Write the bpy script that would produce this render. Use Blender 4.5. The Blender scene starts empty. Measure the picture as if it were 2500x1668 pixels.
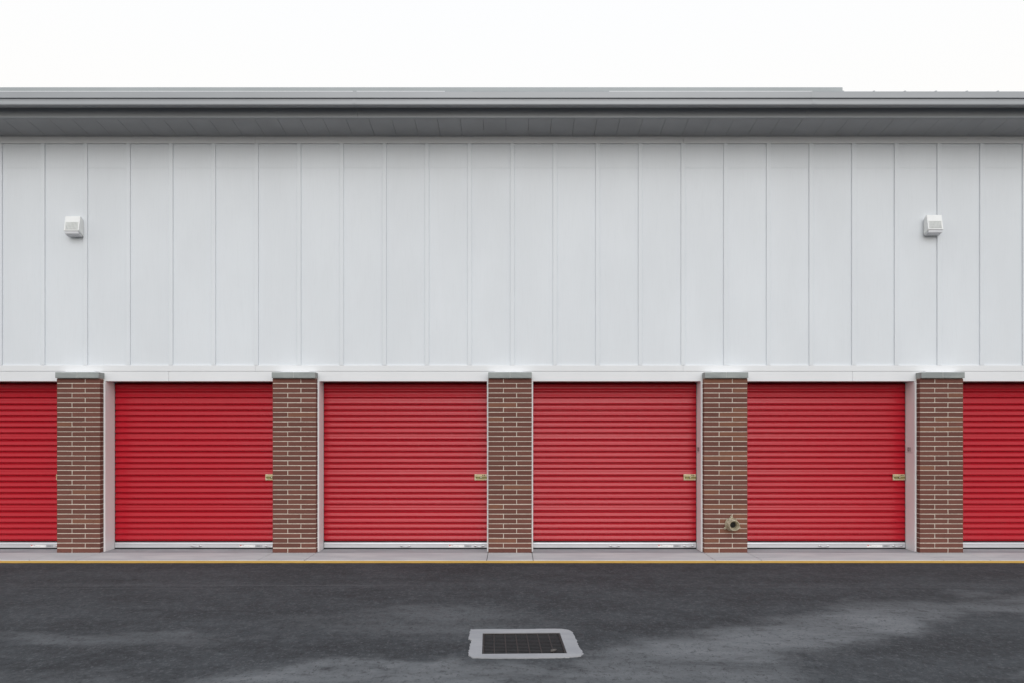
import bpy, bmesh, math, random
from mathutils import Vector, Matrix

random.seed(11)
scene = bpy.context.scene
col = scene.collection
R = math.radians

# ------------------------------------------------------------------ camera
EYE = 1.735
cam_d = bpy.data.cameras.new("camera")
cam_d.sensor_width = 36.0
cam_d.lens = 36.0 * 2025.0 / 2500.0
cam_d.shift_y = 0.0864
cam_d.clip_end = 3000.0
cam = bpy.data.objects.new("camera", cam_d)
cam.location = (0.0, -11.71, EYE)
cam.rotation_euler = (R(90), 0, 0)
col.objects.link(cam)
scene.camera = cam

# ------------------------------------------------------------------ overcast sky
SUN_EL, SUN_AZ = 27.0, 4.0          # azimuth to the right of straight behind the camera
world = bpy.data.worlds.new("World")
scene.world = world
world.use_nodes = True
wt = world.node_tree
wt.nodes.clear()
w_out = wt.nodes.new("ShaderNodeOutputWorld")
w_bg = wt.nodes.new("ShaderNodeBackground")
w_sky = wt.nodes.new("ShaderNodeTexSky")
w_sky.sky_type = 'NISHITA'
w_sky.sun_disc = False
w_sky.sun_elevation = R(SUN_EL)
w_sky.sun_rotation = R(180 - SUN_AZ)
w_sky.dust_density = 4.0
w_mix = wt.nodes.new("ShaderNodeMix")
w_mix.data_type = 'RGBA'
w_mix.inputs[0].default_value = 0.93      # cloud cover
w_tc = wt.nodes.new("ShaderNodeTexCoord")
w_sep = wt.nodes.new("ShaderNodeSeparateXYZ")
wt.links.new(w_tc.outputs['Generated'], w_sep.inputs[0])
w_ramp = wt.nodes.new("ShaderNodeValToRGB")      # overcast: warm low down, cooler overhead
w_ramp.color_ramp.elements[0].color = (1.01, 0.96, 0.88, 1)
w_ramp.color_ramp.elements[1].color = (0.82, 0.93, 1.09, 1)
w_el = w_ramp.color_ramp.elements.new(0.46)
w_el.color = (0.975, 0.978, 0.98, 1)
wt.links.new(w_sep.outputs['Z'], w_ramp.inputs[0])
w_sc = wt.nodes.new("ShaderNodeVectorMath")
w_sc.operation = 'SCALE'
w_sc.inputs['Scale'].default_value = 10.2
wt.links.new(w_ramp.outputs[0], w_sc.inputs[0])
wt.links.new(w_sc.outputs[0], w_mix.inputs[7])
wt.links.new(w_sky.outputs[0], w_mix.inputs[6])
wt.links.new(w_mix.outputs[2], w_bg.inputs[0])
w_bg.inputs[1].default_value = 0.105
wt.links.new(w_bg.outputs[0], w_out.inputs[0])

sun_d = bpy.data.lights.new("sun", 'SUN')
sun_d.energy = 1.15
sun_d.angle = R(40)
sun_d.color = (0.985, 0.99, 1.0)
sun = bpy.data.objects.new("sun", sun_d)
sd = Vector((math.sin(R(SUN_AZ)) * math.cos(R(SUN_EL)), -math.cos(R(SUN_AZ)) * math.cos(R(SUN_EL)), math.sin(R(SUN_EL))))
sun.rotation_euler = sd.to_track_quat('Z', 'Y').to_euler()
sun.location = (6, -25, 20)
col.objects.link(sun)

vs = scene.view_settings
vs.view_transform = 'Standard'
vs.look = 'None'
vs.exposure = 0.0
vs.gamma = 1.0
vs.use_curve_mapping = False

# ------------------------------------------------------------------ materials
def new_mat(name):
    m = bpy.data.materials.new(name)
    m.use_nodes = True
    nt = m.node_tree
    return m, nt, nt.nodes["Principled BSDF"]

def N(nt, t, **kw):
    n = nt.nodes.new(t)
    for k, v in kw.items():
        setattr(n, k, v)
    return n

def mixc(nt, fac, a, b, blend='MIX'):
    n = N(nt, "ShaderNodeMix", data_type='RGBA', blend_type=blend)
    for sock, v in ((n.inputs[0], fac), (n.inputs[6], a), (n.inputs[7], b)):
        if hasattr(v, 'is_linked') or hasattr(v, 'links'):
            nt.links.new(v, sock)
        elif isinstance(v, (int, float)):
            sock.default_value = v
        else:
            sock.default_value = (*v, 1)
    return n.outputs[2]

def math_n(nt, op, a, b=None, clamp=False):
    n = N(nt, "ShaderNodeMath", operation=op, use_clamp=clamp)
    for i, v in enumerate((a, b)):
        if v is None:
            continue
        if isinstance(v, (int, float)):
            n.inputs[i].default_value = v
        else:
            nt.links.new(v, n.inputs[i])
    return n.outputs[0]

def ramp(nt, src, p0, p1):
    n = N(nt, "ShaderNodeMapRange", interpolation_type='SMOOTHSTEP')
    nt.links.new(src, n.inputs[0])
    n.inputs[1].default_value = p0
    n.inputs[2].default_value = p1
    return n.outputs[0]

def coords(nt, scale=(1, 1, 1), kind='Object', jitter=False, world=False):
    if world:
        src = N(nt, "ShaderNodeNewGeometry").outputs['Position']
    else:
        src = N(nt, "ShaderNodeTexCoord").outputs[kind]
    mp = N(nt, "ShaderNodeMapping")
    mp.inputs['Scale'].default_value = scale
    nt.links.new(src, mp.inputs['Vector'])
    if jitter:
        oi = N(nt, "ShaderNodeObjectInfo")
        sc = N(nt, "ShaderNodeVectorMath", operation='SCALE')
        sc.inputs[0].default_value = (37.0, 53.0, 71.0)
        nt.links.new(oi.outputs['Random'], sc.inputs['Scale'])
        nt.links.new(sc.outputs[0], mp.inputs['Location'])
    return mp.outputs[0]

def noise(nt, vec, scale, detail=4, rough=0.55, dist=0.0):
    n = N(nt, "ShaderNodeTexNoise")
    n.inputs['Scale'].default_value = scale
    n.inputs['Detail'].default_value = detail
    n.inputs['Roughness'].default_value = rough
    n.inputs['Distortion'].default_value = dist
    nt.links.new(vec, n.inputs['Vector'])
    return n.outputs[0]

def bump(nt, bsdf, h, strength, dist=0.002):
    b = N(nt, "ShaderNodeBump")
    b.inputs['Strength'].default_value = strength
    b.inputs['Distance'].default_value = dist
    nt.links.new(h, b.inputs['Height'])
    nt.links.new(b.outputs[0], bsdf.inputs['Normal'])

def simple(name, base, rough=0.5, metal=0.0, var=0.08, nscale=6.0, stretch=(1, 1, 1), bstr=0.0, bscale=60.0, bdist=0.001, coat=0.0, spec=0.5):
    m, nt, b = new_mat(name)
    v = coords(nt, stretch, world=True)
    n = noise(nt, v, nscale, 5, 0.6)
    f = ramp(nt, n, 0.3, 0.7)
    lo = tuple(c * (1 - var) for c in base)
    hi = tuple(min(1, c * (1 + var)) for c in base)
    nt.links.new(mixc(nt, f, lo, hi), b.inputs['Base Color'])
    b.inputs['Roughness'].default_value = rough
    b.inputs['Metallic'].default_value = metal
    b.inputs['Specular IOR Level'].default_value = spec
    b.inputs['Coat Weight'].default_value = coat
    b.inputs['Coat Roughness'].default_value = 0.2
    if bstr:
        bump(nt, b, noise(nt, v, bscale, 4, 0.6), bstr, bdist)
    return m

# painted siding: off-white, faint vertical grain, rain streaks with their own shape
def siding_mat(name, base, grain=(26, 26, 1.2)):
    m, nt, b = new_mat(name)
    g = noise(nt, coords(nt, grain, world=True), 3.0, 5, 0.65)
    big = noise(nt, coords(nt, (1.2, 1.2, 0.5), world=True), 1.1, 4, 0.55)
    c1 = mixc(nt, ramp(nt, big, 0.3, 0.75), tuple(c * 0.95 for c in base), base)
    c2 = mixc(nt, math_n(nt, 'MULTIPLY', ramp(nt, g, 0.45, 0.8), 0.15), c1, tuple(c * 0.75 for c in base))
    oi = N(nt, "ShaderNodeObjectInfo")
    c3 = mixc(nt, math_n(nt, 'MULTIPLY', oi.outputs['Random'], 0.05), c2, tuple(c * 0.7 for c in base))
    nt.links.new(c3, b.inputs['Base Color'])
    b.inputs['Roughness'].default_value = 0.55
    b.inputs['Specular IOR Level'].default_value = 0.3
    bump(nt, b, g, 0.25, 0.0012)
    return m

M = {}
M['siding'] = siding_mat('painted_siding', (0.752, 0.782, 0.810))
M['trim'] = siding_mat('painted_trim', (0.80, 0.81, 0.82), (1.2, 26, 26))
M['jamb'] = simple('white_steel_jamb', (0.86, 0.855, 0.86), 0.45, var=0.03, nscale=3, stretch=(1, 1, 0.4))
M['metal'] = simple('grey_coated_metal', (0.355, 0.37, 0.385), 0.38, var=0.05, nscale=1.2, stretch=(0.4, 1, 3), coat=0.15)
M['soffit'] = simple('grey_soffit_metal', (0.31, 0.317, 0.33), 0.42, var=0.06, nscale=2.0)
M['upper'] = simple('grey_roof_metal', (0.36, 0.385, 0.39), 0.5, var=0.05, nscale=0.8)
M['white_edge'] = simple('white_edge_metal', (0.85, 0.86, 0.86), 0.4, var=0.03)
M['galv'] = simple('aluminium_bar', (0.66, 0.67, 0.69), 0.34, 0.45, var=0.06, nscale=4, stretch=(0.5, 1, 8))
M['steel'] = simple('bright_steel', (0.62, 0.62, 0.63), 0.28, 0.9, var=0.1, nscale=30)
M['rubber'] = simple('black_rubber', (0.012, 0.012, 0.013), 0.8, var=0.2, nscale=10)
M['guide'] = simple('dark_steel_guide', (0.02, 0.015, 0.016), 0.6, var=0.2)
M['brass'] = simple('brass_latch', (0.66, 0.58, 0.35), 0.40, 0.45, var=0.2, nscale=40)
M['brass_dark'] = simple('worn_brass', (0.27, 0.23, 0.08), 0.45, 0.5, var=0.3, nscale=60)
M['dark_hole'] = simple('dark_hole', (0.02, 0.012, 0.01), 0.9, var=0.1)
M['sticker'] = simple('white_sticker', (0.83, 0.83, 0.82), 0.5, var=0.02)
M['sticker_red'] = simple('red_print', (0.5, 0.03, 0.03), 0.5, var=0.05)
M['sticker_grey'] = simple('grey_print', (0.42, 0.43, 0.45), 0.5, var=0.05)
M['ink'] = simple('black_ink', (0.02, 0.016, 0.018), 0.6, var=0.1)
M['plate'] = simple('number_sticker', (0.79, 0.77, 0.78), 0.5, var=0.02)
M['lamp'] = simple('white_lamp_shell', (0.86, 0.87, 0.86), 0.4, var=0.02)
M['lamp_slot'] = simple('lamp_slot', (0.74, 0.76, 0.73), 0.6, var=0.05)
M['mortar'] = simple('mortar', (0.64, 0.565, 0.485), 0.9, var=0.12, nscale=25, bstr=0.5, bscale=180, bdist=0.002)
M['cap_joint'] = simple('cap_mortar', (0.50, 0.51, 0.49), 0.9, var=0.08, nscale=30)
M['grate'] = simple('cast_iron', (0.013, 0.0135, 0.0145), 0.65, 0.1, var=0.4, nscale=35, bstr=0.3, bscale=120)
M['grate_rust'] = simple('rusty_iron', (0.034, 0.028, 0.026), 0.8, 0.1, var=0.35, nscale=40)
M['pit'] = simple('drain_pit', (0.012, 0.013, 0.014), 0.9, var=0.2)
M['leaf'] = simple('dry_leaf', (0.085, 0.075, 0.066), 0.9, var=0.3, nscale=60)

# lens of the wall light: frosted prismatic glass
m, nt, b = new_mat('lamp_lens')
b.inputs['Base Color'].default_value = (0.80, 0.81, 0.84, 1)
b.inputs['Roughness'].default_value = 0.16
b.inputs['Transmission Weight'].default_value = 0.1
b.inputs['IOR'].default_value = 1.45
wv = N(nt, "ShaderNodeTexWave")
wv.inputs['Scale'].default_value = 22
nt.links.new(coords(nt), wv.inputs['Vector'])
bump(nt, b, wv.outputs[1], 0.3, 0.003)
M['lens'] = m

# concrete: slabs, cap stones, drain collar
def concrete(name, base, stain, sc=3.0, spots=0.12):
    m, nt, b = new_mat(name)
    v = coords(nt, (0.35, 1, 1), world=True)
    big = noise(nt, v, sc, 6, 0.62, 0.4)
    v2 = coords(nt, (1, 1, 1), world=True)
    fine = noise(nt, v2, 130, 3, 0.7)
    c = mixc(nt, ramp(nt, big, 0.32, 0.68), stain, base)
    c = mixc(nt, math_n(nt, 'MULTIPLY', ramp(nt, fine, 0.52, 0.72), spots), c, tuple(x * 0.45 for x in base))
    nt.links.new(c, b.inputs['Base Color'])
    b.inputs['Roughness'].default_value = 0.85
    b.inputs['Specular IOR Level'].default_value = 0.3
    bump(nt, b, fine, 0.35, 0.0015)
    return m
M['slab'] = concrete('apron_concrete', (0.60, 0.60, 0.595), (0.49, 0.49, 0.50))
M['recess_shade'] = concrete('shade_tinted_concrete', (0.42, 0.425, 0.435), (0.32, 0.325, 0.34), 4.0)  # doorway shade put into a darker concrete colour
M['cap'] = concrete('cap_concrete', (0.36, 0.385, 0.37), (0.27, 0.29, 0.285), 9.0, 0.2)
M['collar'] = concrete('collar_concrete', (0.36, 0.355, 0.36), (0.30, 0.30, 0.31), 5.0, 0.3)

# bricks: wire-cut, each one its own tone, some more orange
m, nt, b = new_mat('brick_clay')
oi = N(nt, "ShaderNodeObjectInfo")
vj = coords(nt, (1, 1, 1), jitter=True)
n1 = noise(nt, vj, 9, 6, 0.65)
n2 = noise(nt, coords(nt, (0.35, 1, 3.0), jitter=True), 55, 4, 0.7)
spot = noise(nt, vj, 45, 2, 0.5)
c = mixc(nt, math_n(nt, 'MULTIPLY', ramp(nt, n1, 0.35, 0.75), 0.35), oi.outputs['Color'], (0.118, 0.053, 0.042))
c = mixc(nt, math_n(nt, 'MULTIPLY', ramp(nt, n2, 0.45, 0.8), 0.35), c, (0.215, 0.102, 0.078))
c = mixc(nt, math_n(nt, 'MULTIPLY', ramp(nt, spot, 0.68, 0.76), 0.6), c, (0.04, 0.022, 0.02))
nt.links.new(c, b.inputs['Base Color'])
b.inputs['Roughness'].default_value = 0.85
b.inputs['Specular IOR Level'].default_value = 0.3
bump(nt, b, n2, 0.5, 0.002)
M['brick'] = m

# red coated steel curtain
m, nt, b = new_mat('red_coated_steel')
dust = noise(nt, coords(nt, (0.5, 1, 1.6), world=True), 2.2, 6, 0.6)
oi = N(nt, "ShaderNodeObjectInfo")
c = mixc(nt, math_n(nt, 'MULTIPLY', ramp(nt, dust, 0.35, 0.8), 0.25), (0.44, 0.0055, 0.017), (0.43, 0.013, 0.022))
c = mixc(nt, math_n(nt, 'MULTIPLY', oi.outputs['Random'], 0.12), c, (0.34, 0.005, 0.014))
nt.links.new(c, b.inputs['Base Color'])
b.inputs['Roughness'].default_value = 0.36
rr = N(nt, "ShaderNodeMapRange")
nt.links.new(dust, rr.inputs[0])
rr.inputs[3].default_value = 0.16
rr.inputs[4].default_value = 0.32
nt.links.new(rr.outputs[0], b.inputs['Roughness'])
b.inputs['Specular IOR Level'].default_value = 0.36
oc = noise(nt, coords(nt, (0.8, 1, 0.8), world=True), 1.6, 2, 0.4)
bump(nt, b, oc, 0.18, 0.02)
M['red'] = m

# tarnished bronze of the hose inlet
m, nt, b = new_mat('tarnished_bronze')
n1 = noise(nt, coords(nt), 22, 6, 0.7)
c = mixc(nt, ramp(nt, n1, 0.35, 0.65), (0.33, 0.285, 0.18), (0.66, 0.60, 0.46))
nt.links.new(c, b.inputs['Base Color'])
b.inputs['Metallic'].default_value = 0.35
b.inputs['Roughness'].default_value = 0.42
bump(nt, b, n1, 0.25, 0.002)
M['bronze'] = m

# yellow road paint, worn
m, nt, b = new_mat('yellow_paint')
n1 = noise(nt, coords(nt, (1, 1, 1), world=True), 14, 6, 0.7)
n2 = noise(nt, coords(nt, (1, 1, 1), world=True), 90, 3, 0.7)
c = mixc(nt, ramp(nt, n1, 0.3, 0.7), (0.66, 0.41, 0.07), (0.74, 0.48, 0.11))
c = mixc(nt, math_n(nt, 'MULTIPLY', ramp(nt, n2, 0.62, 0.75), 0.5), c, (0.12, 0.10, 0.07))
nt.links.new(c, b.inputs['Base Color'])
b.inputs['Roughness'].default_value = 0.8
M['yellow'] = m

# asphalt: dark binder, stones, dusty pale areas, tyre scuffs
m, nt, b = new_mat('asphalt')
geo = N(nt, "ShaderNodeNewGeometry").outputs['Position']
dn = N(nt, "ShaderNodeTexNoise")
dn.inputs['Scale'].default_value = 1.1
dn.inputs['Detail'].default_value = 5
dn.inputs['Roughness'].default_value = 0.6
nt.links.new(geo, dn.inputs['Vector'])
sub = N(nt, "ShaderNodeVectorMath", operation='SUBTRACT')
sub.inputs[1].default_value = (0.5, 0.5, 0.5)
nt.links.new(dn.outputs[1], sub.inputs[0])
scl = N(nt, "ShaderNodeVectorMath", operation='SCALE')
scl.inputs['Scale'].default_value = 1.5
nt.links.new(sub.outputs[0], scl.inputs[0])
addv = N(nt, "ShaderNodeVectorMath", operation='ADD')
nt.links.new(geo, addv.inputs[0])
nt.links.new(scl.outputs[0], addv.inputs[1])
total = None
for (bx, by, rx, ry, ang, amp) in (
        (2.5, -4.55, 2.9, 0.72, 34, 0.95), (1.1, -5.9, 1.3, 0.60, 20, 0.85), (4.9, -3.35, 1.8, 0.50, 10, 0.55),
        (-0.9, -5.88, 1.7, 0.50, 0, 0.85), (-3.4, -4.8, 1.7, 0.35, 0, 0.35), (-0.8, -4.1, 1.5, 0.8, 0, 0.32),
        (4.3, -6.0, 1.0, 0.35, 10, 0.5), (-3.5, -6.1, 1.2, 0.4, 0, 0.3)):
    sh = N(nt, "ShaderNodeVectorMath", operation='SUBTRACT')
    sh.inputs[1].default_value = (bx, by, 0)
    nt.links.new(addv.outputs[0], sh.inputs[0])
    rot = N(nt, "ShaderNodeVectorRotate", rotation_type='Z_AXIS')
    rot.inputs['Angle'].default_value = R(-ang)
    nt.links.new(sh.outputs[0], rot.inputs['Vector'])
    mu = N(nt, "ShaderNodeVectorMath", operation='MULTIPLY')
    mu.inputs[1].default_value = (1 / rx, 1 / ry, 0)
    nt.links.new(rot.outputs[0], mu.inputs[0])
    ln = N(nt, "ShaderNodeVectorMath", operation='LENGTH')
    nt.links.new(mu.outputs[0], ln.inputs[0])
    f = N(nt, "ShaderNodeMapRange", interpolation_type='SMOOTHERSTEP')
    nt.links.new(ln.outputs['Value'], f.inputs[0])
    f.inputs[1].default_value = 1.1
    f.inputs[2].default_value = 0.35
    f.inputs[3].default_value = 0.0
    f.inputs[4].default_value = amp
    total = f.outputs[0] if total is None else math_n(nt, 'MAXIMUM', total, f.outputs[0])
streak = noise(nt, coords(nt, (0.5, 1.0, 1), world=True), 1.5, 8, 0.66, 0.3)
streak2 = noise(nt, coords(nt, (0.8, 3, 1), world=True), 3.0, 7, 0.7, 0.2)
fine = noise(nt, coords(nt, (1, 1, 1), world=True), 95, 4, 0.75)
grit = N(nt, "ShaderNodeTexVoronoi")
grit.inputs['Scale'].default_value = 26
nt.links.new(coords(nt, (1, 1, 1), world=True), grit.inputs['Vector'])
dustf = math_n(nt, 'MULTIPLY', total, ramp(nt, streak, 0.15, 0.70))
c = mixc(nt, ramp(nt, streak, 0.28, 0.74), (0.031, 0.0335, 0.036), (0.056, 0.061, 0.065))
c = mixc(nt, math_n(nt, 'MULTIPLY', ramp(nt, streak2, 0.5, 0.8), 0.45), c, (0.090, 0.093, 0.097))
c = mixc(nt, math_n(nt, 'MULTIPLY', dustf, 0.85), c, (0.215, 0.221, 0.226))
# tyre scuffs running along the apron
sep = N(nt, "ShaderNodeSeparateXYZ")
nt.links.new(geo, sep.inputs[0])
bandd = math_n(nt, 'ABSOLUTE', math_n(nt, 'ADD', sep.outputs['Y'], 2.42))
band = ramp(nt, bandd, 0.30, 0.02)
sline = noise(nt, coords(nt, (0.12, 34, 1), world=True), 1.3, 4, 0.6)
c = mixc(nt, math_n(nt, 'MULTIPLY', math_n(nt, 'MULTIPLY', band, ramp(nt, sline, 0.52, 0.68)), 0.55), c, (0.17, 0.172, 0.178))
g1 = noise(nt, coords(nt, (1, 0.62, 1), world=True), 34, 5, 0.78)
g2 = noise(nt, coords(nt, (0.8, 0.8, 1), world=True), 9, 6, 0.75)
c = mixc(nt, math_n(nt, 'MULTIPLY', ramp(nt, g2, 0.50, 0.68), 0.45), c, (0.092, 0.097, 0.102))
c = mixc(nt, math_n(nt, 'MULTIPLY', ramp(nt, g2, 0.48, 0.34), 0.50), c, (0.026, 0.026, 0.029))
c = mixc(nt, math_n(nt, 'MULTIPLY', ramp(nt, g1, 0.53, 0.68), 0.60), c, (0.132, 0.137, 0.142))
c = mixc(nt, math_n(nt, 'MULTIPLY', ramp(nt, g1, 0.46, 0.34), 0.65), c, (0.016, 0.016, 0.018))
c = mixc(nt, math_n(nt, 'MULTIPLY', ramp(nt, grit.outputs['Distance'], 0.16, 0.06), 0.25), c, (0.26, 0.26, 0.255))
nt.links.new(c, b.inputs['Base Color'])
b.inputs['Roughness'].default_value = 0.88
b.inputs['Specular IOR Level'].default_value = 0.25
bump(nt, b, fine, 0.6, 0.004)
M['asphalt'] = m

# ------------------------------------------------------------------ mesh helpers
def link(o, parent=None):
    col.objects.link(o)
    if parent is not None:
        o.parent = parent
    return o

def tag(o, label=None, cat=None, group=None, kind=None):
    if label: o['label'] = label
    if cat: o['category'] = cat
    if group: o['group'] = group
    if kind: o['kind'] = kind
    return o

def mesh_from(bm, name, mats, smooth=False):
    bmesh.ops.recalc_face_normals(bm, faces=bm.faces)
    me = bpy.data.meshes.new(name)
    bm.to_mesh(me)
    bm.free()
    for mm in (mats if isinstance(mats, (list, tuple)) else [mats]):
        me.materials.append(mm)
    if smooth:
        for p in me.polygons:
            p.use_smooth = True
    return me

def add_box(bm, x0, x1, y0, y1, z0, z1, mi=0, bev=0.0):
    tmp = bmesh.new()
    vv = [tmp.verts.new((x, y, z)) for x in (x0, x1) for y in (y0, y1) for z in (z0, z1)]
    for f in ((0, 1, 3, 2), (4, 6, 7, 5), (0, 4, 5, 1), (2, 3, 7, 6), (0, 2, 6, 4), (1, 5, 7, 3)):
        tmp.faces.new([vv[i] for i in f])
    if bev:
        bmesh.ops.bevel(tmp, geom=tmp.edges[:], offset=bev, segments=1, affect='EDGES')
    remap = {v: bm.verts.new(v.co) for v in tmp.verts}
    for f in tmp.faces:
        nf = bm.faces.new([remap[v] for v in f.verts])
        nf.material_index = mi
    tmp.free()

def box(name, x0, x1, y0, y1, z0, z1, mat, parent=None, bev=0.0):
    """a box whose origin lies at the middle of its base"""
    cx, cy = (x0 + x1) / 2, (y0 + y1) / 2
    bm = bmesh.new()
    add_box(bm, x0 - cx, x1 - cx, y0 - cy, y1 - cy, 0, z1 - z0, 0, bev)
    o = bpy.data.objects.new(name, mesh_from(bm, name, mat))
    o.location = (cx, cy, z0)
    return link(o, parent)

def obj(name, bm, mats, parent=None, loc=(0, 0, 0), smooth=False):
    o = bpy.data.objects.new(name, mesh_from(bm, name, mats, smooth))
    o.location = loc
    return link(o, parent)

def empty(name, loc=(0, 0, 0), parent=None):
    o = bpy.data.objects.new(name, None)
    o.location = loc
    o.empty_display_size = 0.2
    return link(o, parent)

def add_tube(bm, pts, rad, seg=8, mi=0):
    rings = []
    pts = [Vector(p) for p in pts]
    for i, p in enumerate(pts):
        d = (pts[min(i + 1, len(pts) - 1)] - pts[max(i - 1, 0)]).normalized()
        a = d.orthogonal().normalized() if abs(d.z) > 0.99 else d.cross(Vector((0, 0, 1))).normalized()
        c_ = d.cross(a)
        r = rad[i] if isinstance(rad, (list, tuple)) else rad
        rings.append([bm.verts.new(p + a * r * math.cos(t * 2 * math.pi / seg) + c_ * r * math.sin(t * 2 * math.pi / seg)) for t in range(seg)])
    for q in range(len(rings) - 1):
        for t in range(seg):
            f = bm.faces.new((rings[q][t], rings[q][(t + 1) % seg], rings[q + 1][(t + 1) % seg], rings[q + 1][t]))
            f.material_index = mi
    for r_ in (rings[0][::-1], rings[-1]):
        bm.faces.new(r_).material_index = mi

def add_lathe_y(bm, prof, seg=28, mi=0, cx=0.0, cz=0.0):
    """profile of (radius, y) revolved about the y axis"""
    rings = []
    for r, y in prof:
        rings.append([bm.verts.new((cx + r * math.cos(t * 2 * math.pi / seg), y, cz + r * math.sin(t * 2 * math.pi / seg))) for t in range(seg)])
    for q in range(len(rings) - 1):
        for t in range(seg):
            bm.faces.new((rings[q][t], rings[q][(t + 1) % seg], rings[q + 1][(t + 1) % seg], rings[q + 1][t])).material_index = mi

def extrude_x(bm, prof, x0, x1, closed=True, mi=0, caps=True):
    """profile of (y, z) points swept along x"""
    a = [bm.verts.new((x0, y, z)) for y, z in prof]
    c_ = [bm.verts.new((x1, y, z)) for y, z in prof]
    n = len(prof)
    for i in range(n if closed else n - 1):
        j = (i + 1) % n
        bm.faces.new((a[i], a[j], c_[j], c_[i])).material_index = mi
    if closed and caps:
        bm.faces.new(a[::-1]).material_index = mi
        bm.faces.new(c_).material_index = mi

# ------------------------------------------------------------------ ground
ASPH = -0.012
DRAIN_C, DRAIN_ROT = (0.089, -4.925), R(1.6)
gm = bmesh.new()
hx, hy = 0.36, 0.36
xs = [-400, DRAIN_C[0] - hx, DRAIN_C[0] + hx, 400]
ys = [-400, DRAIN_C[1] - hy, DRAIN_C[1] + hy, 400]
gv = [[gm.verts.new((x, y, ASPH)) for y in ys] for x in xs]
for i in range(3):
    for j in range(3):
        if (i, j) != (1, 1):
            gm.faces.new((gv[i][j], gv[i + 1][j], gv[i + 1][j + 1], gv[i][j + 1]))
tag(obj('asphalt_ground', gm, M['asphalt']), 'dark grey asphalt yard with pale dusty patches and tyre scuffs', 'asphalt', kind='structure')

# yellow line along the edge of the apron, slightly uneven
ym = bmesh.new()
px = None
nseg = 240
for i in range(nseg + 1):
    x = -11.2 + 22.4 * i / nseg
    a = ym.verts.new((x, -0.848 + random.uniform(-0.006, 0.006), ASPH + 0.004))
    c_ = ym.verts.new((x, -0.664, ASPH + 0.004))
    if px:
        ym.faces.new((px[0], a, c_, px[1]))
    px = (a, c_)
tag(obj('yellow_line', ym, M['yellow']), 'yellow painted line along the concrete apron edge', 'road marking', kind='structure')

PITCH, PX0 = 3.046, -0.028
PW = 0.612
PIL = [PX0 + PITCH * k for k in (-3, -2, -1, 0, 1, 2, 3)]
ENDX = 10.40

apron = tag(empty('concrete_apron'), 'pale grey concrete apron strip below the doors and pillars', 'concrete', kind='structure')
edges = [-ENDX - 0.4] + [v for p in PIL for v in (p - PW / 2 - 0.004, p + PW / 2 + 0.004)] + [ENDX + 0.4]
for i in range(len(edges) - 1):
    x0, x1 = edges[i] + 0.004, edges[i + 1] - 0.004
    if i % 2:      # under a pillar
        box('concrete_slab', x0, x1, -0.66, 0.60, -0.11, 0.0, M['slab'], apron, 0.004)
    else:
        box('concrete_slab', x0, x1, -0.66, -0.006, -0.11, 0.0, M['slab'], apron, 0.004)
        box('shade_tinted_slab', x0, x1, -0.002, 0.60, -0.11, -0.002, M['recess_shade'], apron, 0.004)  # slab piece added to carry the doorway shade in its colour

# ------------------------------------------------------------------ building
bld = tag(empty('storage_building'), 'long white self-storage building with red roll-up doors, brick pillars and grey eaves', 'building')
FACE = 0.125            # front plane of boards and battens
PANEL = 0.148           # front plane of the siding panels
Z_LINT, Z_MID, Z_BAT0, Z_JOINT, Z_BAT1, Z_SOF = 2.4305, 2.571, 2.658, 5.481, 5.826, 5.923
BP, B0 = 0.6096, 0.005
BW = 0.060

# body behind the front (plain, closes the building)
box('rear_block', -ENDX, ENDX, 0.75, 12.0, 0.0, 5.9, M['siding'], bld)
for s in (-1, 1):       # short end walls beyond the outer doors
    box('end_wall', min(s * 9.47, s * ENDX), max(s * 9.47, s * ENDX), FACE, 0.465, 0.0, Z_LINT - 0.002, M['siding'], bld)

# lintel boards and frieze board, in lengths
for x0, x1 in ((-ENDX, -4.90), (-4.898, -0.02), (-0.018, 4.86), (4.862, ENDX)):
    box('lintel_board', x0, x1, FACE, 0.33, Z_LINT, Z_MID - 0.0015, M['trim'], bld, 0.003)
for x0, x1 in ((-ENDX, -3.66), (-3.6585, 2.44), (2.4415, ENDX)):
    box('band_board', x0, x1, FACE, 0.33, Z_MID + 0.0015, Z_BAT0, M['trim'], bld, 0.003)
    box('frieze_board', x0, x1, FACE, 0.33, Z_BAT1, Z_SOF + 0.03, M['trim'], bld, 0.003)

# siding panels between the battens
bat_bm = bmesh.new()
add_box(bat_bm, -BW / 2, BW / 2, FACE + 0.0006, 0.20, 0, Z_BAT1 - Z_BAT0 - 0.002, 0, 0.003)
bat_me = mesh_from(bat_bm, 'batten', M['siding'])
for k in range(-17, 18):
    x = B0 + k * BP
    if abs(x) < ENDX + 0.01:
        o = link(bpy.data.objects.new('batten', bat_me), bld)
        o.location = (x, 0, Z_BAT0 + 0.001)
    if k < 17:
        box('siding_panel', x + BW / 2 - 0.02, x + BP - BW / 2 + 0.02, PANEL + random.uniform(0, 0.0015), 0.19, Z_BAT0 + 0.0015, Z_JOINT - 0.0006, M['siding'], bld)
        box('siding_panel', x + BW / 2 - 0.02, x + BP - BW / 2 + 0.02, PANEL - 0.001 + random.uniform(0, 0.002), 0.19, Z_JOINT + 0.0006, Z_BAT1 - 0.0015, M['siding'], bld)
# sheathing behind
box('wall_sheathing', -ENDX, ENDX, 0.205, 0.465, Z_LINT + 0.15, 5.92, M['siding'], bld)

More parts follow.
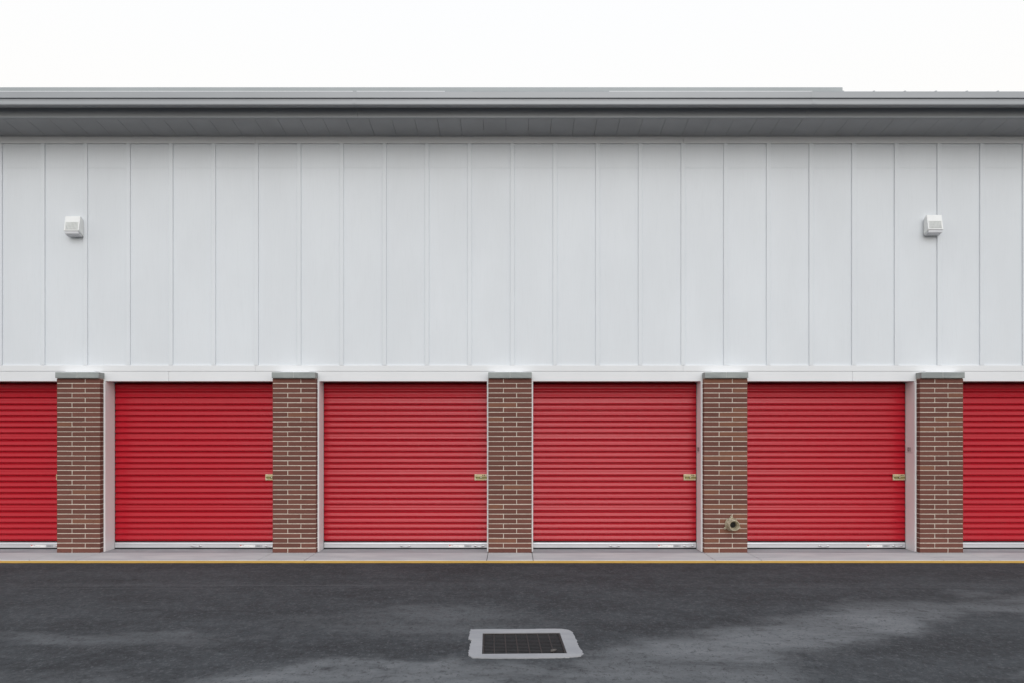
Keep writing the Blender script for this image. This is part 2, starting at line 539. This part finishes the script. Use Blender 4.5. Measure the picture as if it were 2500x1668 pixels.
# soffit panels: grey metal, level, narrow dark joints
EAVE_Y = -0.44
SOF_F = 5.984
x = -10.75 + 0.06
while x < 10.75:
    sm = bmesh.new()
    extrude_x(sm, [(EAVE_Y + 0.045, SOF_F - 0.002), (FACE - 0.002, Z_SOF), (FACE - 0.002, Z_SOF + 0.02), (EAVE_Y + 0.045, SOF_F + 0.02)], 0.0, 0.312 - 0.004)
    obj('soffit_panel', sm, M['soffit'], bld, (x, 0, 0))
    x += 0.312
box('soffit_backing', -10.75, 10.75, EAVE_Y + 0.05, FACE - 0.003, 6.012, 6.03, M['guide'], bld)

# eave members come in three lengths
SEG = ((-10.75, -2.105), (-2.102, 4.02), (4.023, 10.75))
for x0, x1 in SEG:
    # fascia with a small returned foot
    fm = bmesh.new()
    extrude_x(fm, [(EAVE_Y, SOF_F), (EAVE_Y + 0.043, SOF_F), (EAVE_Y + 0.043, 6.20), (EAVE_Y, 6.20)], x0, x1)
    obj('fascia', fm, M['metal'], bld)
    # box gutter, open on top, with a rolled front lip
    gt = bmesh.new()
    b0, f0, gz = EAVE_Y - 0.003, -0.662, 6.067
    outer = [(b0, gz + 0.085), (b0, gz + 0.037), (f0 + 0.012, gz - 0.001), (f0 + 0.003, gz + 0.004), (f0, gz + 0.012), (f0, gz + 0.062), (f0 - 0.006, gz + 0.066), (f0 - 0.006, gz + 0.074), (f0, gz + 0.076)]
    inner = [(f0 + 0.004, gz + 0.073), (f0 + 0.004, gz + 0.012), (f0 + 0.012, gz + 0.003), (b0 - 0.003, gz + 0.041), (b0 - 0.003, gz + 0.085)]
    extrude_x(gt, outer + inner, x0, x1)
    obj('gutter', gt, M['metal'], bld)
    # roof edge flashing
    ed = bmesh.new()
    extrude_x(ed, [(-0.620, 6.179), (-0.616, 6.176), (-0.612, 6.179), (-0.612, 6.256), (-0.50, 6.256), (-0.50, 6.264), (-0.616, 6.264), (-0.620, 6.260)], x0, x1)
    obj('edge_flashing', ed, M['metal'], bld)
for xj in (-2.1035, 4.0215):   # overlap plates at the joints
    box('joint_plate', xj - 0.02, xj + 0.02, -0.6235, -0.6206, 6.178, 6.263, M['metal'], bld)
    box('joint_plate', xj - 0.018, xj + 0.018, -0.6655, -0.6624, 6.082, 6.132, M['metal'], bld)
# white strip added for the bright sky line above the flashing
for x0, x1 in ((-10.7, -2.13), (-2.08, -0.9), (1.3, 4.02)):
    box('sky_line_strip', x0, x1, -0.612, -0.58, 6.2645, 6.2705, M['jamb'], bld)
# roof sheet and standing seams
rf = bmesh.new()
extrude_x(rf, [(-0.56, 6.21), (3.9, 6.62), (12.1, 6.62), (12.1, 5.95), (0.2, 5.99), (-0.38, 6.205)], -10.75, 10.75)
obj('roof', rf, M['upper'], bld)
seam_bm = bmesh.new()
extrude_x(seam_bm, [(-0.60, 6.2655), (-0.60, 6.281), (-0.56, 6.287), (3.9, 6.69), (3.9, 6.625), (-0.50, 6.2655)], -0.010, 0.010)
seam_me = mesh_from(seam_bm, 'roof_seam', M['upper'])
k = -10.5272
while k < 10.7:
    o = link(bpy.data.objects.new('roof_seam', seam_me), bld)
    o.location = (k, 0, 0)
    k += 0.4157
# raised roof further back, ends right of the middle
up = bmesh.new()
add_box(up, -10.75, 6.17, 3.80, 10.5, 6.63, 8.05, 0)
add_box(up, -10.8, 6.172, 3.77, 10.6, 8.052, 8.135, 0, 0.006)
obj('raised_roof', up, M['upper'], bld)

# ------------------------------------------------------------------ brick pillars
COURSES, CH, JT = 36, 0.0684, 0.0098
PH = COURSES * CH
LONG, SHORT = 0.394, 0.208
def brick_mesh(ln):
    bm = bmesh.new()
    add_box(bm, -ln / 2, ln / 2, 0.0, 0.098, 0.0, CH - JT, 0, 0.0022)
    for v in bm.verts:
        v.co += Vector((random.uniform(-1, 1), random.uniform(-0.6, 0.6), random.uniform(-1, 1))) * 0.0010
    return mesh_from(bm, 'brick', M['brick'])
bricks_long = [brick_mesh(LONG) for _ in range(6)]
bricks_short = [brick_mesh(SHORT) for _ in range(6)]

cap_bm = bmesh.new()
add_box(cap_bm, -0.1515, 0.1515, -0.045, 0.122, 0, 0.083, 0, 0.004)
cap_me = mesh_from(cap_bm, 'cap_stone', M['cap'])
flash_bm = bmesh.new()
q = [(-0.27, -0.02, 0), (0.27, -0.02, 0), (0.27, 0.122, 0), (-0.27, 0.122, 0), (-0.17, 0.075, 0.024), (0.17, 0.075, 0.024), (0.17, 0.122, 0.024), (-0.17, 0.122, 0.024)]
qv = [flash_bm.verts.new(c_) for c_ in q]
for f in ((0, 1, 5, 4), (1, 2, 6, 5), (3, 0, 4, 7), (4, 5, 6, 7), (2, 3, 7, 6), (3, 2, 1, 0)):
    flash_bm.faces.new([qv[i] for i in f])
flash_me = mesh_from(flash_bm, 'cap_flashing', M['white_edge'])

PIL_LABEL = [None, 'leftmost brick pillar with a grey concrete cap', 'brick pillar second from the left',
             'middle brick pillar straight ahead', 'brick pillar carrying the bronze hose inlet', 'rightmost brick pillar beside the number 1011', None]
long_left_top = [False, True, True, False, True, False, True]
for i, cx in enumerate(PIL):
    cm = bmesh.new()           # the mortar bed is the body of the pillar
    add_box(cm, -PW / 2 + 0.0045, PW / 2 - 0.0045, 0.0042, 0.095, -0.0, PH - 0.001)
    add_box(cm, -PW / 2 + 0.0065, PW / 2 - 0.0065, 0.096, 0.121, 0.0, PH - 0.001)
    add_box(cm, -PW / 2 + 0.0065, PW / 2 - 0.0065, 0.1215, 0.36, 0.0, Z_LINT - 0.002)
    pil = obj('brick_pillar', cm, M['mortar'], bld, (cx, 0, 0))
    tag(pil, PIL_LABEL[i])
    for c_ in range(COURSES):
        z = c_ * CH + (0.002 if c_ == 0 else JT / 2)
        ll = long_left_top[i] ^ ((COURSES - 1 - c_) % 2 == 1)
        for ln, x in (((LONG, -PW / 2 + LONG / 2), (SHORT, PW / 2 - SHORT / 2)) if ll else ((SHORT, -PW / 2 + SHORT / 2), (LONG, PW / 2 - LONG / 2))):
            me = random.choice(bricks_long if ln == LONG else bricks_short)
            o = link(bpy.data.objects.new('brick', me), pil)
            o.location = (x + random.uniform(-0.001, 0.001), random.uniform(-0.0012, 0.0008), z + random.uniform(-0.0012, 0.0012))
            warm = random.random() < (0.26 if i == 4 else 0.10 if i == 5 else 0.03)
            t_ = random.random()
            o.color = ((0.205, 0.088, 0.055, 1) if warm else (0.128 + 0.045 * t_, 0.051 + 0.017 * t_, 0.039 + 0.012 * t_, 1))
            o.rotation_euler = (0, random.uniform(-0.0018, 0.0018), random.uniform(-0.002, 0.002))
    dx = random.uniform(-0.012, 0.012)
    for s in (-1, 1):
        o = link(bpy.data.objects.new('cap_stone', cap_me), pil)
        o.location = (s * 0.1545, 0, PH + 0.003)
    jb = bmesh.new()
    add_box(jb, -0.0029, 0.0029, -0.0425, 0.12, PH + 0.005, PH + 0.084)
    add_box(jb, -PW / 2 + 0.006, PW / 2 - 0.006, 0.004, 0.12, PH - 0.0005, PH + 0.0029)
    obj('cap_joint', jb, M['cap_joint'], pil)
    o = link(bpy.data.objects.new('cap_flashing', flash_me), pil)
    o.location = (dx, 0, PH + 0.0865)

# ------------------------------------------------------------------ roll-up doors
def chaikin(pts, n=1):
    for _ in range(n):
        out = [pts[0]]
        for a, c_ in zip(pts[:-1], pts[1:]):
            out.append((a[0] * 0.8 + c_[0] * 0.2, a[1] * 0.8 + c_[1] * 0.2))
            out.append((a[0] * 0.2 + c_[0] * 0.8, a[1] * 0.2 + c_[1] * 0.8))
        out.append(pts[-1])
        pts = out
    return pts

SP, SPW = 0.0838, 0.100
prof_n = chaikin([(0, 0), (0.0015, -0.016), (-0.0060, -0.032), (-0.0066, -0.036), (-0.0150, -0.050), (-0.0135, -0.0650), (0.012, -0.0660), (0.013, -0.0785), (0, -SP)])
prof_w = chaikin([(0, 0), (0.001, -0.008), (-0.0055, -0.022), (-0.0048, -0.030), (-0.0062, -0.042), (-0.0150, -0.060), (-0.0135, -0.0812), (0.012, -0.0822), (0.013, -0.0947), (0, -SPW)])
DOOR_Y = 0.392
HALF = (PITCH - PW) / 2 - 0.022            # half the clear opening
def slat_mesh(prof, hw):
    bm = bmesh.new()
    extrude_x(bm, prof, -hw, hw, closed=False)
    me = mesh_from(bm, 'slat', M['red'], True)
    if me.polygons[0].normal.y > 0:
        me.flip_normals()
    return me
tb = bmesh.new()      # the curtain bends back on to its drum behind the lintel
extrude_x(tb, [(0.0, 0.0), (-0.006, 0.010), (-0.016, 0.016), (-0.017, 0.030), (-0.010, 0.040), (0.012, 0.052), (0.05, 0.068), (0.12, 0.085)], -HALF + 0.006, HALF - 0.006, closed=False)
top_me = mesh_from(tb, 'curtain_top', M['red'], True)
if top_me.polygons[0].normal.y > 0:
    top_me.flip_normals()
slat_n, slat_w = slat_mesh(prof_n, HALF - 0.006), slat_mesh(prof_w, HALF - 0.006)

# bottom bar: aluminium angle with a lighter top flange
bar_bm = bmesh.new()
extrude_x(bar_bm, [(0.03, 0.020), (-0.020, 0.020), (-0.020, 0.068), (-0.026, 0.072), (-0.027, 0.078), (-0.021, 0.090), (-0.008, 0.0985), (0.03, 0.0985)], -HALF + 0.008, HALF - 0.008)
bar_me = mesh_from(bar_bm, 'bottom_bar', M['galv'])
seal_bm = bmesh.new()
extrude_x(seal_bm, [(0.028, 0.0195), (-0.016, 0.0195), (-0.019, 0.010), (-0.014, -0.0015), (0.024, -0.0015)], -HALF + 0.004, HALF - 0.004)
seal_me = mesh_from(seal_bm, 'rubber_seal', M['rubber'])
hd = bmesh.new()
pts = []
for t in range(9):
    a = math.pi * t / 8
    pts.append((-0.056 * math.cos(a), -0.006 - 0.028 * math.sin(a) ** 0.6, -0.010 * math.sin(a)))
add_tube(hd, pts, 0.0062, 8)
for s in (-1, 1):
    add_lathe_y(hd, [(0.0, -0.009), (0.010, -0.008), (0.016, -0.004), (0.0165, 0.0)], 14, 0, s * 0.062, 0)
hd_me = mesh_from(hd, 'handle', M['steel'], True)

# slide latch
la = bmesh.new()
add_box(la, -0.09, 0.09, -0.004, 0.0, -0.044, 0.044, 0, 0.0015)
add_box(la, -0.088, 0.088, -0.020, -0.004, 0.011, 0.021, 0, 0.002)
add_box(la, -0.088, 0.088, -0.020, -0.004, -0.031, -0.021, 0, 0.002)
add_box(la, -0.088, 0.088, -0.010, -0.004, 0.024, 0.038, 0, 0.002)
for xx in (0.030, 0.056):
    add_box(la, xx - 0.006, xx + 0.006, -0.0112, -0.0102, 0.022, 0.034, 1)
for xx in (-0.070, 0.074):
    for zz in (0.033, -0.038):
        add_lathe_y(la, [(0.0, -0.014), (0.006, -0.013), (0.007, -0.004)], 8, 2, xx, zz)
la_me = mesh_from(la, 'latch', [M['brass'], M['dark_hole'], M['steel']])
bo = bmesh.new()
add_box(bo, -0.070, 0.090, -0.013, -0.0045, -0.019, 0.009, 0, 0.002)
add_box(bo, -0.072, -0.064, -0.0145, -0.0135, -0.012, 0.006, 1)
add_lathe_y(bo, [(0.0, -0.030), (0.007, -0.029), (0.008, -0.013)], 10, 2, 0.004, -0.004)
add_box(bo, -0.014, -0.006, -0.0145, -0.0135, -0.017, 0.007, 1)
bo_me = mesh_from(bo, 'latch_bolt', [M['brass_dark'], M['dark_hole'], M['steel']])

# paper sticker on the bottom bar (red mark, grey lines of print, silver data plate)
st = bmesh.new()
add_box(st, -0.11, 0.11, -0.0008, 0.0, -0.019, 0.019, 0)
add_box(st, -0.108, -0.075, -0.0014, -0.0009, 0.009, 0.016, 1)
tri = [st.verts.new(p) for p in ((-0.104, -0.0014, 0.008), (-0.085, -0.0014, 0.008), (-0.0945, -0.0014, -0.003))]
st.faces.new(tri).material_index = 1
add_box(st, -0.072, -0.045, -0.0014, -0.0009, 0.010, 0.014, 3)
for (xa, xb, za) in ((-0.062, -0.010, -0.002), (-0.030, 0.034, -0.008), (0.012, 0.040, -0.002), (0.080, 0.102, 0.001), (-0.080, -0.03, -0.014)):
    add_box(st, xa, xb, -0.0014, -0.0009, za, za + 0.0025, 2)
st_me = mesh_from(st, 'sticker', [M['sticker'], M['sticker_red'], M['sticker_grey'], M['ink']])
dp = bmesh.new()
add_box(dp, -0.05, 0.05, -0.0012, 0.0, -0.016, 0.016, 0)
for za in (0.007, 0.000, -0.007):
    add_box(dp, -0.036, 0.020, -0.0018, -0.0013, za, za + 0.002, 1)
dp_me = mesh_from(dp, 'data_plate', [M['sticker_grey'], M['guide']])

DOOR_LABEL = ['red ribbed roll-up door at the far left, cut by the frame', 'red ribbed roll-up door right of the leftmost pillar',
              'red ribbed roll-up door left of the middle pillar', 'red ribbed roll-up door right of the middle pillar',
              'red ribbed roll-up door beside the number 1011', 'red ribbed roll-up door at the far right, cut by the frame']
door_tilt = [1.6, 1.3, 0.6, -0.6, 0.2, 0.6]     # slat tilt put in per door to vary its reflections (degrees)
for i in range(6):
    cx = PX0 + PITCH * (i - 2.5)
    gb = bmesh.new()      # guides, head and a dark back sheet
    for s in (-1, 1):
        xa, xb = sorted((s * (HALF - 0.004), s * (HALF + 0.040)))
        add_box(gb, xa, xb, 0.008, 0.05, 0.001, 2.42)
    add_box(gb, -HALF, HALF, 0.052, 0.06, 0.001, 2.34)
    add_box(gb, -HALF - 0.04, HALF + 0.04, 0.30, 0.32, 0.001, 2.60)
    d = obj('roll_up_door', gb, M['guide'], bld, (cx, DOOR_Y, 0))
    tag(d, DOOR_LABEL[i])
    tops = []
    z = 0.536 + 5 * 0 + 4 * 0.519 + SPW           # top of the highest wide rib would be above the head
    z = 2.093 + SPW + 2 * SP
    kinds = ['n'] * 2 + (['w'] + ['n'] * 5) * 4
    for kd in kinds:
        p = SPW if kd == 'w' else SP
        if z - p < 0.01:
            break
        o = link(bpy.data.objects.new('slat', slat_w if kd == 'w' else slat_n), d)
        o.location = (0, random.uniform(-0.001, 0.001), z)
        o.rotation_euler = (R(random.gauss(door_tilt[i], 0.9)), R(random.uniform(-0.02, 0.02)), 0)
        z -= p
    o = link(bpy.data.objects.new('curtain_top', top_me), d)
    o.location = (0, 0, 2.093 + SPW + 2 * SP)
    link(bpy.data.objects.new('bottom_bar', bar_me), d)
    link(bpy.data.objects.new('rubber_seal', seal_me), d)
    for hx_ in (0.0, HALF - 0.12):
        o = link(bpy.data.objects.new('handle', hd_me), d)
        o.location = (hx_, -0.0202, 0.045)
    o = link(bpy.data.objects.new('sticker', st_me), d)
    o.location = (HALF - 0.455, -0.0204, 0.044)
    o = link(bpy.data.objects.new('data_plate', dp_me), d)
    o.location = (HALF - 0.285, -0.0204, 0.043)
    o = link(bpy.data.objects.new('latch', la_me), d)
    o.location = (HALF - 0.10, -0.0175, 1.045)
    o = link(bpy.data.objects.new('latch_bolt', bo_me), d)
    o.location = (HALF - 0.10, -0.0175, 1.045)
    # white steel jambs closing the opening on both sides
    for s in (-1, 1):
        a, c_ = s * HALF, s * (HALF + 0.0265)
        o = box('door_jamb', min(a, c_), max(a, c_), 0.1 - DOOR_Y, -0.004, 0.0, Z_LINT - 0.0025, M['jamb'], d, 0.002)

# ------------------------------------------------------------------ unit numbers on the jambs
def text_mesh(txt, size):
    cu = bpy.data.curves.new('txt', 'FONT')
    cu.body = txt
    cu.size = size
    cu.align_x = 'CENTER'
    cu.align_y = 'CENTER'
    cu.extrude = 0.0003
    cu.offset = 0.0022
    to = bpy.data.objects.new('txt', cu)
    col.objects.link(to)
    dg = bpy.context.evaluated_depsgraph_get()
    me = bpy.data.meshes.new_from_object(to.evaluated_get(dg))
    bpy.data.objects.remove(to)
    bpy.data.curves.remove(cu)
    me.materials.clear()
    me.materials.append(M['ink'])
    return me
for cx, txt, lab in ((PIL[5], '1011', 'small sticker with the number 1011 on the rightmost white jamb'),
                     (PIL[4], '1010', 'small number sticker on the white jamb left of the hose inlet pillar')):
    xf = cx - PW / 2 - 0.022
    bm = bmesh.new()
    add_box(bm, -0.0008, 0.0, -0.105, 0.105, -0.045, 0.045)
    add_box(bm, -0.0012, -0.0009, -0.095, 0.095, -0.043, -0.038, 1)
    pl = obj('number_plate', bm, [M['plate'], M['sticker_grey']], None, (xf - 0.0002, 0.262, 1.445))
    tag(pl, lab, 'number sticker', 'unit number stickers')
    t = link(bpy.data.objects.new('numerals', text_mesh(txt, 0.084)), pl)
    t.rotation_euler = (R(90), 0, R(-90))
    t.location = (-0.0014, 0.005, 0.004)
    t.scale = (0.72, 1.0, 1.0)

# ------------------------------------------------------------------ wall lights
def wall_light(x, z, label):
    root = tag(empty('wall_light', (x, PANEL, z)), label, 'wall light', 'white wall lights on the siding')
    hw = 0.106
    sh = bmesh.new()
    # side profile (y outwards negative, z): back top, front top, front bottom, back bottom corner
    prof = [(-0.028, 0.185), (-0.100, 0.215), (-0.112, 0.214), (-0.158, 0.012), (-0.158, 0.0), (-0.030, -0.052), (-0.022, -0.040), (-0.022, 0.165)]
    extrude_x(sh, prof, -hw, hw)
    bmesh.ops.recalc_face_normals(sh, faces=sh.faces)
    bmesh.ops.bevel(sh, geom=sh.edges[:], offset=0.003, segments=2, affect='EDGES')
    obj('housing', sh, M['lamp'], root)
    bp = bmesh.new()
    add_box(bp, -0.085, 0.085, -0.0215, 0.0, -0.012, 0.155, 0, 0.003)
    obj('back_plate', bp, M['lamp'], root)
    # vertical fins on the lower front
    d = Vector((0, -0.046, -0.202)).normalized()
    n = Vector((0, -d.z, d.y)).normalized()
    n = n if n.y < 0 else -n
    sl = bmesh.new()
    sv = [sl.verts.new(p) for p in ((-0.088, -0.1330, 0.122), (0.088, -0.1330, 0.122), (0.088, -0.1566, 0.018), (-0.088, -0.1566, 0.018))]
    top_f = sl.faces.new(sv)
    bmesh.ops.solidify(sl, geom=[top_f], thickness=0.0012)
    bmesh.ops.translate(sl, verts=sl.verts[:], vec=n * 0.0016)
    obj('louvre_recess', sl, M['lamp_slot'], root)
    for k in range(9):
        fx = -0.078 + k * 0.0195
        fb = bmesh.new()
        p0, p1 = Vector((fx, -0.1345, 0.118)), Vector((fx, -0.1568, 0.020))
        vv = []
        for p, hgt in ((p0, 0.0008), (p1, 0.008)):
            for sx in (-0.0045, 0.0045):
                vv.append(fb.verts.new(p + Vector((sx, 0, 0)) - n * 0.001))
                vv.append(fb.verts.new(p + Vector((sx * 0.7, 0, 0)) + n * hgt))
        for f in ((0, 1, 3, 2), (4, 6, 7, 5), (0, 4, 5, 1), (2, 3, 7, 6), (1, 5, 7, 3), (0, 2, 6, 4)):
            fb.faces.new([vv[q_] for q_ in f])
        obj('fin', fb, M['lamp'], root)
    # glass under the hood, bulging downwards
    gl = bmesh.new()
    extrude_x(gl, [(-0.150, -0.0055), (-0.147, -0.036), (-0.135, -0.046), (-0.055, -0.064), (-0.040, -0.062), (-0.034, -0.0505)], -0.097, 0.097)
    bmesh.ops.recalc_face_normals(gl, faces=gl.faces)
    bmesh.ops.bevel(gl, geom=gl.edges[:], offset=0.004, segments=2, affect='EDGES')
    obj('lens', gl, M['lens'], root)
    return root
wall_light(-6.218, 4.548, 'white wall light with slotted hood on the left end of the siding')
wall_light(5.979, 4.566, 'white wall light with slotted hood on the right end of the siding')

# ------------------------------------------------------------------ bronze hose inlet on the fourth pillar
hi = tag(empty('hose_inlet', (3.098, 0.0, 0.402)), 'tarnished bronze fire hose inlet low on a brick pillar', 'hose inlet')
fl = bmesh.new()
add_lathe_y(fl, [(0.0, -0.002), (0.096, -0.002), (0.097, -0.010), (0.094, -0.016), (0.088, -0.030), (0.080, -0.052), (0.070, -0.070)], 32)
obj('flange', fl, M['bronze'], hi, smooth=True)
for a in (90, 210, 330):
    er = bmesh.new()
    ca, sa = math.cos(R(a)), math.sin(R(a))
    add_lathe_y(er, [(0.006, -0.010), (0.006, -0.014), (0.013, -0.014), (0.016, -0.012), (0.016, -0.002), (0.0, -0.002)], 14, 0, 0.110 * ca, 0.110 * sa)
    add_lathe_y(er, [(0.0, -0.009), (0.0065, -0.0095)], 10, 1, 0.110 * ca, 0.110 * sa)
    obj('flange_ear', er, [M['bronze'], M['dark_hole']], hi, smooth=True)
nz = bmesh.new()
add_lathe_y(nz, [(0.071, -0.066), (0.073, -0.075), (0.072, -0.086), (0.066, -0.092), (0.066, -0.142), (0.072, -0.147), (0.074, -0.155), (0.073, -0.168), (0.069, -0.172), (0.065, -0.170), (0.062, -0.150), (0.060, -0.120), (0.053, -0.117), (0.051, -0.095), (0.049, -0.073), (0.0, -0.073)], 32)
obj('nozzle', nz, M['bronze'], hi, smooth=True)
inr = bmesh.new()
add_lathe_y(inr, [(0.0, -0.0745), (0.036, -0.0745), (0.038, -0.080), (0.030, -0.084), (0.012, -0.084), (0.010, -0.096), (0.0, -0.097)], 20)
obj('clapper', inr, M['grate'], hi, smooth=True)
for s in (-1, 1):
    lg = bmesh.new()
    add_box(lg, -0.012, 0.012, -0.165, -0.148, 0.0, 0.012, 0, 0.003)
    o = obj('lug', lg, M['bronze'], hi)
    o.rotation_euler = (0, R(90 * s + 20), 0)
    o.location = (0.073 * math.sin(R(90 * s + 20)), 0, 0.073 * math.cos(R(90 * s + 20)))

# ------------------------------------------------------------------ storm drain
dr = tag(empty('storm_drain', (DRAIN_C[0], DRAIN_C[1], ASPH)), 'square iron storm drain grate set in a rough concrete collar', 'storm drain')
dr.rotation_euler = (0, 0, DRAIN_ROT)
G = 0.327                       # half size of the grate
# outline of the collar on the ground (metres from the drain centre)
outline = [(-0.440, 0.466), (-0.28, 0.470), (0.05, 0.466), (0.27, 0.472), (0.36, 0.464), (0.415, 0.425), (0.440, 0.36), (0.446, 0.22), (0.448, 0.05),
           (0.445, -0.10), (0.446, -0.20), (0.458, -0.27), (0.456, -0.34), (0.42, -0.412), (0.33, -0.440), (0.20, -0.446), (0.0, -0.452), (-0.25, -0.442),
           (-0.40, -0.432), (-0.436, -0.36), (-0.434, -0.20), (-0.430, -0.02), (-0.420, 0.08), (-0.446, 0.14), (-0.442, 0.30)]
dense = []
for a, c_ in zip(outline, outline[1:] + outline[:1]):
    ln = math.hypot(c_[0] - a[0], c_[1] - a[1])
    n_ = max(2, int(ln / 0.018))
    for t in range(n_):
        f = t / n_
        jit = 0.006 if -0.42 < a[1] < 0.42 else 0.0035
        dense.append((a[0] + (c_[0] - a[0]) * f + random.uniform(-jit, jit), a[1] + (c_[1] - a[1]) * f + random.uniform(-jit, jit)))
cb = bmesh.new()
ZC = 0.007
Gi = G + 0.004
def sq(x, y):
    m_ = max(abs(x), abs(y))
    return (x / m_ * Gi, y / m_ * Gi)
n_ = len(dense)
outer_t = [cb.verts.new((x, y, ZC)) for x, y in dense]
outer_b = [cb.verts.new((x * 1.006, y * 1.006, -0.02)) for x, y in dense]
inner_t = []
inn = [sq(x, y) for x, y in dense]
for cxn in ((Gi, Gi), (-Gi, Gi), (-Gi, -Gi), (Gi, -Gi)):      # snap the nearest ones to the corners
    j = min(range(n_), key=lambda q_: (inn[q_][0] - cxn[0]) ** 2 + (inn[q_][1] - cxn[1]) ** 2)
    inn[j] = cxn
inner_t = [cb.verts.new((x, y, ZC)) for x, y in inn]
inner_b = [cb.verts.new((x, y, -0.10)) for x, y in inn]
for j in range(n_):
    k = (j + 1) % n_
    cb.faces.new((outer_t[j], outer_t[k], inner_t[k], inner_t[j]))
    cb.faces.new((outer_b[j], outer_b[k], outer_t[k], outer_t[j]))
    cb.faces.new((inner_t[j], inner_t[k], inner_b[k], inner_b[j]))
obj('concrete_collar', cb, M['collar'], dr)
fr = bmesh.new()
for (xa, xb, ya, yb) in ((-G, G, G - 0.012, G), (-G, G, -G, -G + 0.012), (-G, -G + 0.012, -G + 0.0125, G - 0.0125), (G - 0.012, G, -G + 0.0125, G - 0.0125)):
    add_box(fr, xa, xb, ya, yb, -0.05, 0.003)
obj('grate_frame', fr, M['grate_rust'], dr)
NB = 14
gi = G - 0.013
barb = bmesh.new()
add_box(barb, -gi, gi, -0.010, 0.010, -0.032, 0.0, 0, 0.002)
bar_g = mesh_from(barb, 'grate_bar', M['grate'])
for k in range(NB):
    o = link(bpy.data.objects.new('grate_bar', bar_g), dr)
    o.location = (0, -gi + (k + 0.5) * 2 * gi / NB, -0.003)
crossb = bmesh.new()
add_box(crossb, -0.0045, 0.0045, -gi, gi, -0.006, 0.0012, 0, 0.0015)
cross_g = mesh_from(crossb, 'cross_bar', M['grate_rust'])
for k in range(6):
    o = link(bpy.data.objects.new('cross_bar', cross_g), dr)
    o.location = (-gi + (k + 0.85) * 2 * gi / 6.75, 0, -0.002)
pit = bmesh.new()
add_box(pit, -0.35, 0.35, -0.35, 0.35, -0.7, -0.11)
for f in list(pit.faces):
    if f.normal.z > 0.9 or all(v.co.z > -0.2 for v in f.verts):
        pit.faces.remove(f)
obj('catch_pit', pit, M['pit'], dr)
lf = bmesh.new()
lv = [lf.verts.new(p) for p in ((-0.02, -0.03, 0), (0.015, -0.04, 0.008), (0.03, 0.0, 0.012), (0.012, 0.045, 0.006), (-0.018, 0.03, 0.001), (0.0, 0.0, 0.014))]
for q_ in range(5):
    lf.faces.new((lv[q_], lv[(q_ + 1) % 5], lv[5]))
tag(obj('dry_leaf', lf, M['leaf'], None, (DRAIN_C[0] + 0.235, DRAIN_C[1] - 0.235, ASPH + 0.003)), 'small dry leaf lying on the drain grate', 'leaf')
